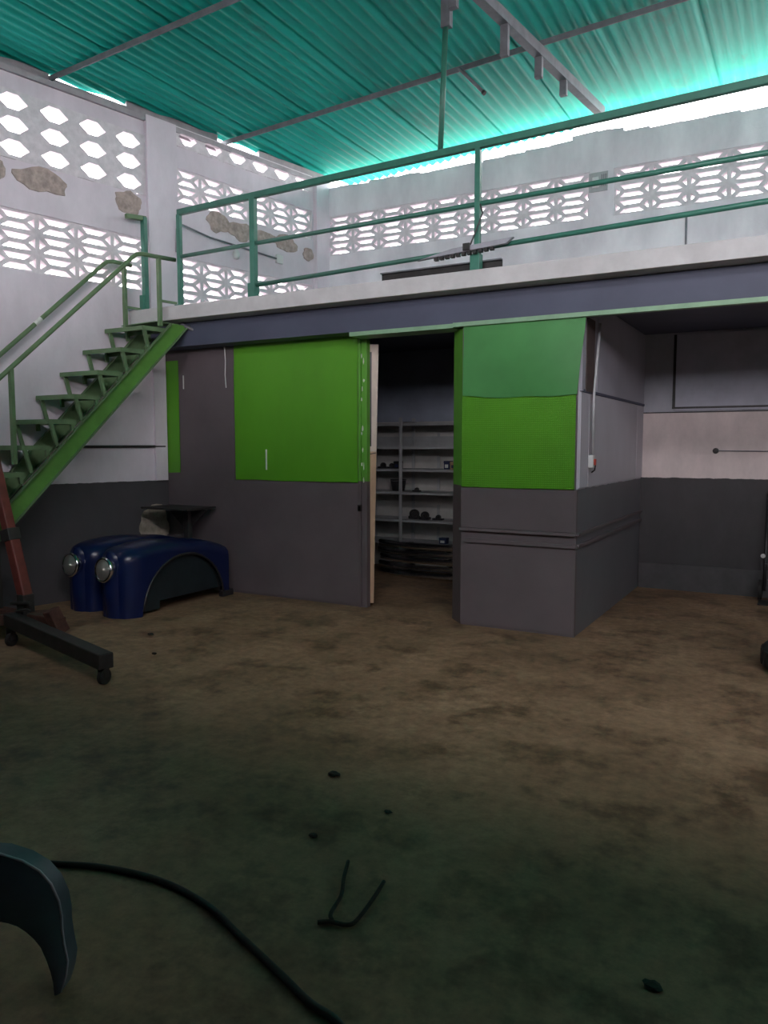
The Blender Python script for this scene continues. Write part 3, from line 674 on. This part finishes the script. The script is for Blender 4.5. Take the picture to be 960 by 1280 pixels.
lump('car_part', (-4.55, 8.14, Z1), (0.12, 0.1, 0.07), 'black', 'low black car part on the second shelf from top, left end', 'car part', 1)
lump('car_part', (-4.425, 8.13, Z1), (0.10, 0.1, 0.065), 'black', 'low black car part beside the small dark box on the second shelf', 'car part', 2)
carton('carton', (-4.325, 8.12, Z1), (0.075, 0.09, 0.085), 'black', 'small dark box left of the shelf upright, second shelf', 'box')
carton('carton', (-3.665, 8.11, Z1), (0.07, 0.1, 0.095), 'navy', 'navy printed box at right end of the second shelf', 'box')
carton('carton', (-3.585, 8.11, Z1), (0.07, 0.1, 0.085), 'cardboard', 'brown cardboard box at right end of the second shelf', 'box')
t = thing('black_tub', (-4.36, 8.16, Z2), 'black plastic tub on the third shelf left of the upright', 'tub')
MB().disc_stack((-4.36, 8.19, Z2), (0, 0, 1), [(0, 0.075), (0.13, 0.095), (0.13, 0.10), (0.14, 0.10), (0.14, 0.088), (0.01, 0.07)], 20).build('tub', 'black', t)
MB().tube([(-4.46, 8.19, Z2+0.13), (-4.42, 8.10, Z2+0.125), (-4.36, 8.085, Z2+0.12), (-4.30, 8.10, Z2+0.125), (-4.26, 8.19, Z2+0.13)], 0.004, 6).build('handle', 'steel_grey', t)
lump('car_part', (-4.09, 8.13, Z2), (0.09, 0.1, 0.05), 'steel_dark', 'small dark car part right of the upright on the third shelf', 'car part', 3)
lump('car_part', (-4.135, 8.16, Z3), (0.13, 0.1, 0.12), 'steel_dark', 'taller dark round car part on the fourth shelf near the upright', 'car part', 4)
lump('car_part', (-3.985, 8.14, Z3), (0.13, 0.1, 0.10), 'black', 'dark round car part second from the upright on the fourth shelf', 'car part', 5)
lump('car_part', (-3.82, 8.16, Z3), (0.13, 0.1, 0.065), 'black', 'flat dark car part on the fourth shelf at right', 'car part', 6)
carton('carton', (-3.72, 8.12, 0.366), (0.09, 0.08, 0.07), 'navy', 'small navy box on the bottom shelf just above the chrome bumpers', 'box')
# a bulb on the jamb side of the shelf
# bumpers stacked in front of the shelves
def bumper(zc, x0, x1, yoff, label, tilt):
    t = thing('chrome_bumper', ((x0+x1)/2, 7.72+yoff, zc-0.04), label, 'bumper', 'chrome bumpers stacked on the store room floor')
    n = 22; prof = [(0.0, -0.034), (-0.03, -0.03), (-0.043, -0.012), (-0.03, 0.0), (-0.045, 0.012), (-0.032, 0.03), (0.0, 0.034)]
    m = MB(); vs = []
    for i in range(n+1):
        u = i/n; x = x0 + (x1-x0)*u; e = abs(2*u-1); yy = 7.72 + yoff + 0.30*max(0, e-0.25)**2 ; zz = zc + tilt*(u-0.5)
        for (py, pz) in prof: vs.append((x, yy+py, zz+pz))
    k = len(prof); fs = [(i*k+j, (i+1)*k+j, (i+1)*k+j+1, i*k+j+1) for i in range(n) for j in range(k-1)]
    m.add(vs, fs); m.build('bar', 'bumper', t, smooth=True, solid=0.003)
    for u in (0.3, 0.62):
        x = x0+(x1-x0)*u; MB().box((x-0.03, 7.70+yoff, zc-0.034), (x+0.03, 7.79+yoff, zc+0.034)).build('bracket', 'steel_dark', t, bevel=0.004)
for i, (z, a, c, yo, tl, lb) in enumerate([(0.045, -4.42, -2.9, 0.0, 0.0, 'lowest chrome bumper lying on the store room floor'),
        (0.128, -4.45, -2.92, 0.02, 0.005, 'second chrome bumper from the floor in the stack'),
        (0.212, -4.42, -2.88, 0.0, -0.005, 'middle chrome bumper of the stack of five'),
        (0.294, -4.46, -2.94, 0.015, 0.006, 'fourth chrome bumper from the floor in the stack'),
        (0.376, -4.44, -2.90, 0.005, 0.0, 'topmost chrome bumper of the stack under the shelves')]):
    bumper(z, a, c, yo, lb, tl)
t = thing('black_bin', (-4.52, 7.55, 0), 'black crate with pale rim on the floor left of the bumpers', 'crate')
MB().hexa([(-4.62, 7.44, 0), (-4.43, 7.44, 0), (-4.43, 7.66, 0), (-4.62, 7.66, 0), (-4.64, 7.42, 0.33), (-4.41, 7.42, 0.33), (-4.41, 7.68, 0.33), (-4.64, 7.68, 0.33)]).build('crate_body', 'black', t)
MB().box((-4.65, 7.41, 0.33), (-4.40, 7.69, 0.35)).build('rim', 'steel_grey', t, bevel=0.004)

# ------------------------------------------------------------------ pair of blue car fenders with headlamps
def fender(loc, label):
    """front wing lying on its lower edge, nose towards -y; wheel arch on the right side"""
    t = thing('car_fender', loc, label, 'car fender', 'blue car fenders on the floor by the stair')
    W_, L_ = 0.42, 1.30; ny, na = 44, 26; vs = []; o = Vector(loc)
    def ztop(y):
        if y < 0.16: return 0.50 + 0.12*math.sqrt(max(0, 1-(1-y/0.16)**2))
        if y < 0.75: return 0.62 + 0.025*math.sin((y-0.16)/0.59*math.pi)
        return 0.62 - 0.10*((y-0.75)/0.55)**2
    def hw(y): return W_/2*(0.42 + 0.58*math.sqrt(max(0, 1-(1-min(y, 0.22)/0.22)**2)))
    def rbot(y):                                     # lower limit of the outer (right) side: nose, wheel arch, rear foot
        if y < 0.16: return 0.0
        if y > 1.22: return 0.04
        return 0.50*math.sqrt(max(0, 1-((y-0.69)/0.53)**2))
    def lbot(y): return 0.0 if y < 0.18 else 0.30
    for j in range(ny+1):
        y = L_*(j/ny)**1.25; h = hw(y); zt = ztop(y); rb = min(rbot(y), zt-0.06); lb = lbot(y)
        for i in range(na+1):
            u = i/na                                 # 0 = left bottom, 1 = right bottom
            if u < 0.36: q = u/0.36; x, z = -h, lb + (zt-0.10-lb)*q
            elif u < 0.64:
                a = (u-0.36)/0.28*math.pi; x = -h*math.copysign(abs(math.cos(a))**0.75, math.cos(a)); z = zt-0.10 + 0.10*math.sin(a)**0.85
            else: q = (u-0.64)/0.36; x, z = h, zt-0.10 + (rb - (zt-0.10))*q
            vs.append(o + Vector((x, y, z)))
    k = na+1; fs = [(j*k+i, j*k+i+1, (j+1)*k+i+1, (j+1)*k+i) for j in range(ny) for i in range(na)]
    m = MB(); m.add(vs, fs); body = m.build('shell', 'blue', t, smooth=True, solid=0.004)
    # nose plate closing the front
    h0 = hw(0)
    nose = []
    for j in range(15):
        z = 0.0 + 0.585*j/14
        for i in range(9):
            a = -1 + 2*i/8; nose.append(o + Vector((h0*a*(1 if z < 0.5 else math.sqrt(max(0.05, 1-((z-0.5)/0.09)**2))), -(0.03 + 0.03*math.sin(min(1, z/0.585)*math.pi))*(1-a*a) + 0.004, z)))
    MB().add(nose, [(j*9+i, j*9+i+1, (j+1)*9+i+1, (j+1)*9+i) for j in range(14) for i in range(8)]).build('nose', 'blue', t, smooth=True, solid=0.004)
    # dark splash liner inside the arch
    ln = []
    for j in range(13):
        a = math.pi*(0.04+0.92*j/12); ln += [o + Vector((xx, 0.69 - 0.52*math.cos(a), 0.485*math.sin(a))) for xx in (-W_/2+0.03, W_/2-0.03)]
    MB().add(ln, [(2*j, 2*j+1, 2*j+3, 2*j+2) for j in range(12)]).build('arch_liner', 'black', t, smooth=True, solid=0.004)
    MB().box(o + Vector((W_/2-0.05, 0.14, 0.03)), o + Vector((W_/2-0.044, 0.40, 0.50))).build('inner_panel', 'liner', t)
    MB().box(o + Vector((W_/2-0.05, 0.40, 0.10)), o + Vector((W_/2-0.044, 1.24, 0.50))).build('inner_panel', 'liner', t)
    arch = [o + Vector((W_/2+0.002, 0.69 - 0.53*math.cos(math.pi*(0.03+0.94*j/20)), 0.50*math.sin(math.pi*(0.03+0.94*j/20)))) for j in range(21)]
    MB().tube(arch, 0.011, 8).build('arch_lip', 'black', t, smooth=True)
    MB().box(o + Vector((W_/2-0.05, 1.20, 0)), o + Vector((W_/2+0.01, 1.36, 0.06))).build('rear_foot', 'black', t, bevel=0.008)
    hc = o + Vector((-0.02, -0.045, 0.43)); ax = Vector((-0.05, -1, 0.10)).normalized()
    lamp = MB().disc_stack(hc - ax*0.06, ax, [(0, 0.06), (0.02, 0.10), (0.075, 0.112), (0.09, 0.108), (0.092, 0.092), (0.075, 0.088)], 28).build('headlamp_ring', 'chrome', t, smooth=True)
    MB().disc_stack(hc, ax, [(0.0, 0.02), (0.0, 0.03), (0.012, 0.07), (0.026, 0.092)], 24).build('reflector', 'reflector', lamp, smooth=True)
    MB().disc_stack(hc, ax, [(0.022, 0.0905), (0.034, 0.08), (0.043, 0.05), (0.047, 0.0)], 24).build('lens', 'glass', lamp, smooth=True)
    return t
fender((-5.81, 4.70, 0), 'dark blue car fender with round headlamp, the one nearer the left wall')
fender((-5.31, 4.64, 0), 'dark blue car fender with round headlamp and its wheel arch in view')

# small pedestal stand behind the fenders
t = thing('pedestal_stand', (-5.63, 5.86, 0), 'dark steel pedestal with flat plate top behind the blue fenders', 'stand')
MB().box((-5.97, 5.62, 0.865), (-5.34, 6.04, 0.885)).build('top_plate', 'steel_dark', t)
MB().bar((-5.56, 5.86, 0), (-5.56, 5.86, 0.865), 0.06).build('post', 'steel_dark', t, bevel=0.004)
for sx in (-1, 1):
    MB().prism([(-5.56+sx*0.055, 5.85, 0.865), (-5.56+sx*0.27, 5.85, 0.865), (-5.56+sx*0.055, 5.85, 0.68)], (0, 0.01, 0)).build('gusset', 'steel_dark', t)
MB().box((-5.595, 5.80, 0), (-5.525, 5.92, 0.012)).build('base_plate', 'steel_dark', t)

# ------------------------------------------------------------------ engine crane at the left edge
cr = thing('engine_crane', (-5.2, 3.7, 0), 'red and black engine crane standing at the left edge below the stair', 'engine crane')
MB().bar((-5.25, 3.62, 0.20), (-3.82, 3.28, 0.155), 0.10, 0.10).build('leg', 'steel_dark', cr, bevel=0.008)
MB().bar((-5.75, 3.30, 0.17), (-5.05, 3.86, 0.20), 0.09, 0.09).build('leg', 'rust', cr, bevel=0.008)
MB().bar((-6.0, 3.80, 0.18), (-4.80, 3.72, 0.20), 0.09, 0.08).build('cross_tube', 'rust', cr, bevel=0.008)
MB().bar((-5.60, 3.72, 0.12), (-5.62, 3.72, 1.55), 0.11, 0.11).build('mast', 'steel_dark', cr, bevel=0.008)
MB().bar((-5.62, 3.72, 1.55), (-6.05, 2.55, 1.85), 0.09, 0.11).build('boom', 'red', cr, bevel=0.008)
MB().bar((-5.20, 3.72, 0.36), (-5.335, 3.72, 0.80), 0.085, 0.085, up=(0, 1, 0)).build('ram_body', 'red', cr, bevel=0.012)
MB().bar((-5.335, 3.72, 0.78), (-5.36, 3.72, 0.87), 0.105, 0.105, up=(0, 1, 0)).build('ram_collar', 'steel_dark', cr, bevel=0.006)
MB().bar((-5.36, 3.72, 0.86), (-5.52, 3.72, 1.40), 0.075, 0.075, up=(0, 1, 0)).build('ram_rod', 'red', cr, bevel=0.008)
MB().bar((-5.20, 3.72, 0.10), (-5.20, 3.72, 0.38), 0.08, 0.10).build('ram_bracket', 'steel_dark', cr, bevel=0.005)
MB().tube([(-5.28, 3.66, 0.31), (-5.06, 3.66, 0.33)], 0.014, 8).build('pivot_pin', 'steel_dark', cr)
MB().tube([(-5.20, 3.64, 0.26), (-5.02, 3.60, 0.30), (-4.98, 3.60, 0.29)], 0.010, 8).build('pump_lever', 'steel_dark', cr)
MB().bar((-4.86, 3.68, 0.30), (-4.82, 3.74, 0.12), 0.08, 0.10, up=(0, 1, 0)).build('end_bracket', 'rust', cr, bevel=0.008)
def caster(c, r=0.05):
    x, y, z = c
    w = MB().disc_stack((x-0.018, y, r), (1, 0.15, 0), [(0, r*0.75), (0.004, r), (0.032, r), (0.036, r*0.75)], 20).build('caster', 'rubber', cr)
    f = MB(); f.box((x-0.03, y-0.02, r), (x-0.025, y+0.02, 0.135)); f.box((x+0.025, y-0.02, r), (x+0.03, y+0.02, 0.135)); f.box((x-0.03, y-0.03, 0.128), (x+0.03, y+0.03, 0.137)); f.build('caster_fork', 'steel_dark', w)
caster((-3.86, 3.29, 0)); caster((-4.83, 3.72, 0)); caster((-5.22, 3.60, 0)); caster((-5.9, 3.80, 0))

# ------------------------------------------------------------------ foreground: fender piece, cable, twig, debris
ff = thing('fender_arch', (-1.80, 1.28, 0), 'blue-grey metal wheel arch piece standing on the floor in the near left corner', 'fender piece')
RT = Vector((math.cos(0.50789), math.sin(0.50789), 0)); FW = Vector((-math.sin(0.50789), math.cos(0.50789), 0)); TIP = Vector((-1.742, 1.317, 0))
outer = [(-0.010, 0.0), (0.006, 0.05), (0.012, 0.09), (0.004, 0.14), (0.000, 0.18), (0.0, 0.22), (-0.006, 0.262), (-0.025, 0.31), (-0.055, 0.347), (-0.10, 0.376), (-0.16, 0.396), (-0.26, 0.402), (-0.36, 0.38), (-0.46, 0.32), (-0.52, 0.24), (-0.55, 0.12), (-0.555, 0.0)]
inner = [(-0.022, 0.0), (-0.023, 0.04), (-0.027, 0.07), (-0.036, 0.105), (-0.050, 0.145), (-0.066, 0.172), (-0.085, 0.195), (-0.105, 0.213), (-0.128, 0.224), (-0.15, 0.230), (-0.18, 0.235), (-0.26, 0.235), (-0.34, 0.225), (-0.41, 0.19), (-0.455, 0.14), (-0.475, 0.07), (-0.48, 0.0)]
m = MB(); vs = []
n = len(outer)
for k in range(n):
    a, c = outer[k], inner[k]; w = math.hypot(a[0]-c[0], a[1]-c[1])
    for q in range(6):
        u = q/5; bul = 0.03*math.sin(u*math.pi*0.55)*(0.3+min(1, w/0.16))
        vs.append(TIP + RT*(a[0]+(c[0]-a[0])*u) + Vector((0, 0, a[1]+(c[1]-a[1])*u)) - FW*bul)
m.add(vs, [(k*6+q, k*6+q+1, (k+1)*6+q+1, (k+1)*6+q) for k in range(n-1) for q in range(5)])
m.build('panel', 'blue_dull', ff, smooth=True, solid=0.004)
m = MB(); vs = []
for k in range(n):
    a = outer[k]
    vs += [TIP + RT*a[0] + Vector((0, 0, a[1])), TIP + RT*(a[0]+0.006) + Vector((0, 0, a[1]+0.004)) + FW*0.05]
m.add(vs, [(2*k, 2*k+1, 2*k+3, 2*k+2) for k in range(n-1)]); m.build('return_flange', 'blue_dull', ff, smooth=True, solid=0.003)
m = MB().tube([TIP + RT*a[0] + Vector((0, 0, a[1]+0.002)) for a in outer], 0.004, 6).build('edge_bead', 'strip', ff, smooth=True)

def spline(pts, n=10):
    out = []; P = [pts[0]] + list(pts) + [pts[-1]]
    for i in range(1, len(P)-2):
        p0, p1, p2, p3 = map(Vector, P[i-1:i+3])
        for k in range(n):
            t = k/n; out.append(0.5*((2*p1) + (p2-p0)*t + (2*p0-5*p1+4*p2-p3)*t*t + (3*p1-p0-3*p2+p3)*t**3))
    out.append(Vector(pts[-1])); return out
z = 0.012
tag(MB().tube(spline([(-3.0, 1.52, z), (-2.436, 1.678, z), (-2.15, 1.79, z), (-1.90, 1.83, z), (-1.66, 1.80, z), (-1.465, 1.729, z), (-1.25, 1.65, z), (-1.12, 1.60, z), (-1.0, 1.57, z), (-0.85, 1.45, z), (-0.7, 1.3, z)]), 0.011, 8).build('power_cable', 'rubber', smooth=True), 'black cable snaking across the floor in the foreground', 'cable')
tw = thing('twig', (-1.25, 1.95, 0), 'dark forked twig lying on the floor in the foreground', 'twig')
MB().tube(spline([(-1.40, 2.25, 0.012), (-1.355, 2.15, 0.016), (-1.31, 2.06, 0.012), (-1.285, 1.96, 0.014), (-1.265, 1.935, 0.01)], 5), 0.007, 7).build('stem', 'twig', tw, smooth=True)
MB().tube(spline([(-1.30, 1.905, 0.009), (-1.265, 1.925, 0.011), (-1.21, 1.935, 0.012), (-1.195, 1.97, 0.012), (-1.205, 2.09, 0.014), (-1.225, 2.20, 0.012)], 5), 0.007, 7).build('branch', 'twig', tw, smooth=True)
def crumb(x, y, r, label):
    bm = bmesh.new(); bmesh.ops.create_icosphere(bm, subdivisions=2, radius=r)
    for v in bm.verts:
        k = 1 + 0.5*noise.noise(v.co*(2.2/r)*0.6 + Vector((x*9, y*9, 0))); v.co = Vector((v.co.x*k*1.3, v.co.y*k, v.co.z*k*0.5))
    mz_ = min(v.co.z for v in bm.verts)
    for v in bm.verts: v.co.z -= mz_
    me = bpy.data.meshes.new('debris'); bm.to_mesh(me); bm.free(); me.materials.append(M['twig'])
    o = bpy.data.objects.new('dirt_clod', me); COL.objects.link(o); o.location = (x, y, 0); tag(o, label, 'clod', 'clods of dirt on the floor')
crumb(-1.848, 2.854, 0.022, 'small dark dirt clod on the floor beyond the twig')
crumb(-0.329, 2.122, 0.020, 'dark dirt clod on the floor near the bottom right')
crumb(-1.62, 2.35, 0.014, 'tiny dark dirt clod on the floor left of the twig')
crumb(-1.46, 2.66, 0.013, 'tiny dark dirt clod on the floor behind the twig')
crumb(-4.55, 4.35, 0.02, 'dark dirt clod on the floor in front of the blue fenders')
crumb(-4.10, 3.95, 0.015, 'dark dirt clod on the floor between crane leg and fenders')

# ------------------------------------------------------------------ things at the right edge
t = thing('tyre', (0.10, 5.72, 0), 'black rubber tyre lying flat on the floor at the right edge', 'tyre')
def ring(c, ax, R, r, sq=1.0, n=40, m=12):
    c = Vector(c); b = MB(); vs = []
    for i in range(n):
        a = 2*math.pi*i/n
        for j in range(m):
            p = 2*math.pi*j/m; rr_ = R + r*math.copysign(abs(math.cos(p))**0.7, math.cos(p)); vs.append(c + Vector((rr_*math.cos(a), rr_*math.sin(a), sq*r*math.copysign(abs(math.sin(p))**0.7, math.sin(p)))))
    return b.add(vs, [(i*m+j, ((i+1) % n)*m+j, ((i+1) % n)*m+(j+1) % m, i*m+(j+1) % m) for i in range(n) for j in range(m)])
ring((0.10, 5.72, 0.10), (0, 0, 1), 0.25, 0.10).build('carcass', 'rubber', t, smooth=True)
for k in range(36):
    a = 2*math.pi*k/36; p = Vector((0.10+0.347*math.cos(a), 5.72+0.347*math.sin(a), 0))
    tn = Vector((-math.sin(a), math.cos(a), 0))
    MB().bar(p + Vector((0, 0, 0.05)) , p + Vector((0, 0, 0.15)) + tn*0.02, 0.035, 0.012, up=Vector((math.cos(a), math.sin(a), 0))).build('tread_lug', 'rubber', t)
t = thing('hand_trolley', (-0.1, 8.3, 0), 'black tubular hand trolley against the alcove wall at the right edge', 'hand trolley')
for x in (-0.36, 0.02):
    MB().tube([(x, 8.24, 0.10), (x, 8.30, 0.40), (x, 8.40, 1.05)], 0.016, 10).build('upright', 'black', t, smooth=True)
    MB().disc_stack((x-0.055 if x < -0.2 else x+0.02, 8.30, 0.10), (1, 0, 0), [(0, 0.06), (0.004, 0.10), (0.036, 0.10), (0.04, 0.06)], 24).build('wheel', 'rubber', t)
MB().box((-0.40, 8.0, 0.0), (0.06, 8.25, 0.012)).build('toe_plate', 'black', t)
for zz, yy in ((0.36, 8.285), (0.70, 8.345), (1.04, 8.40)): MB().tube([(-0.36, yy, zz), (0.02, yy, zz)], 0.012, 8).build('cross_bar', 'black', t)
MB().disc_stack((-0.38, 8.27, 0.44), (0, -1, 0), [(0, 0.02), (0.02, 0.022), (0.025, 0.0)], 14).build('knob', 'white_plastic', t)
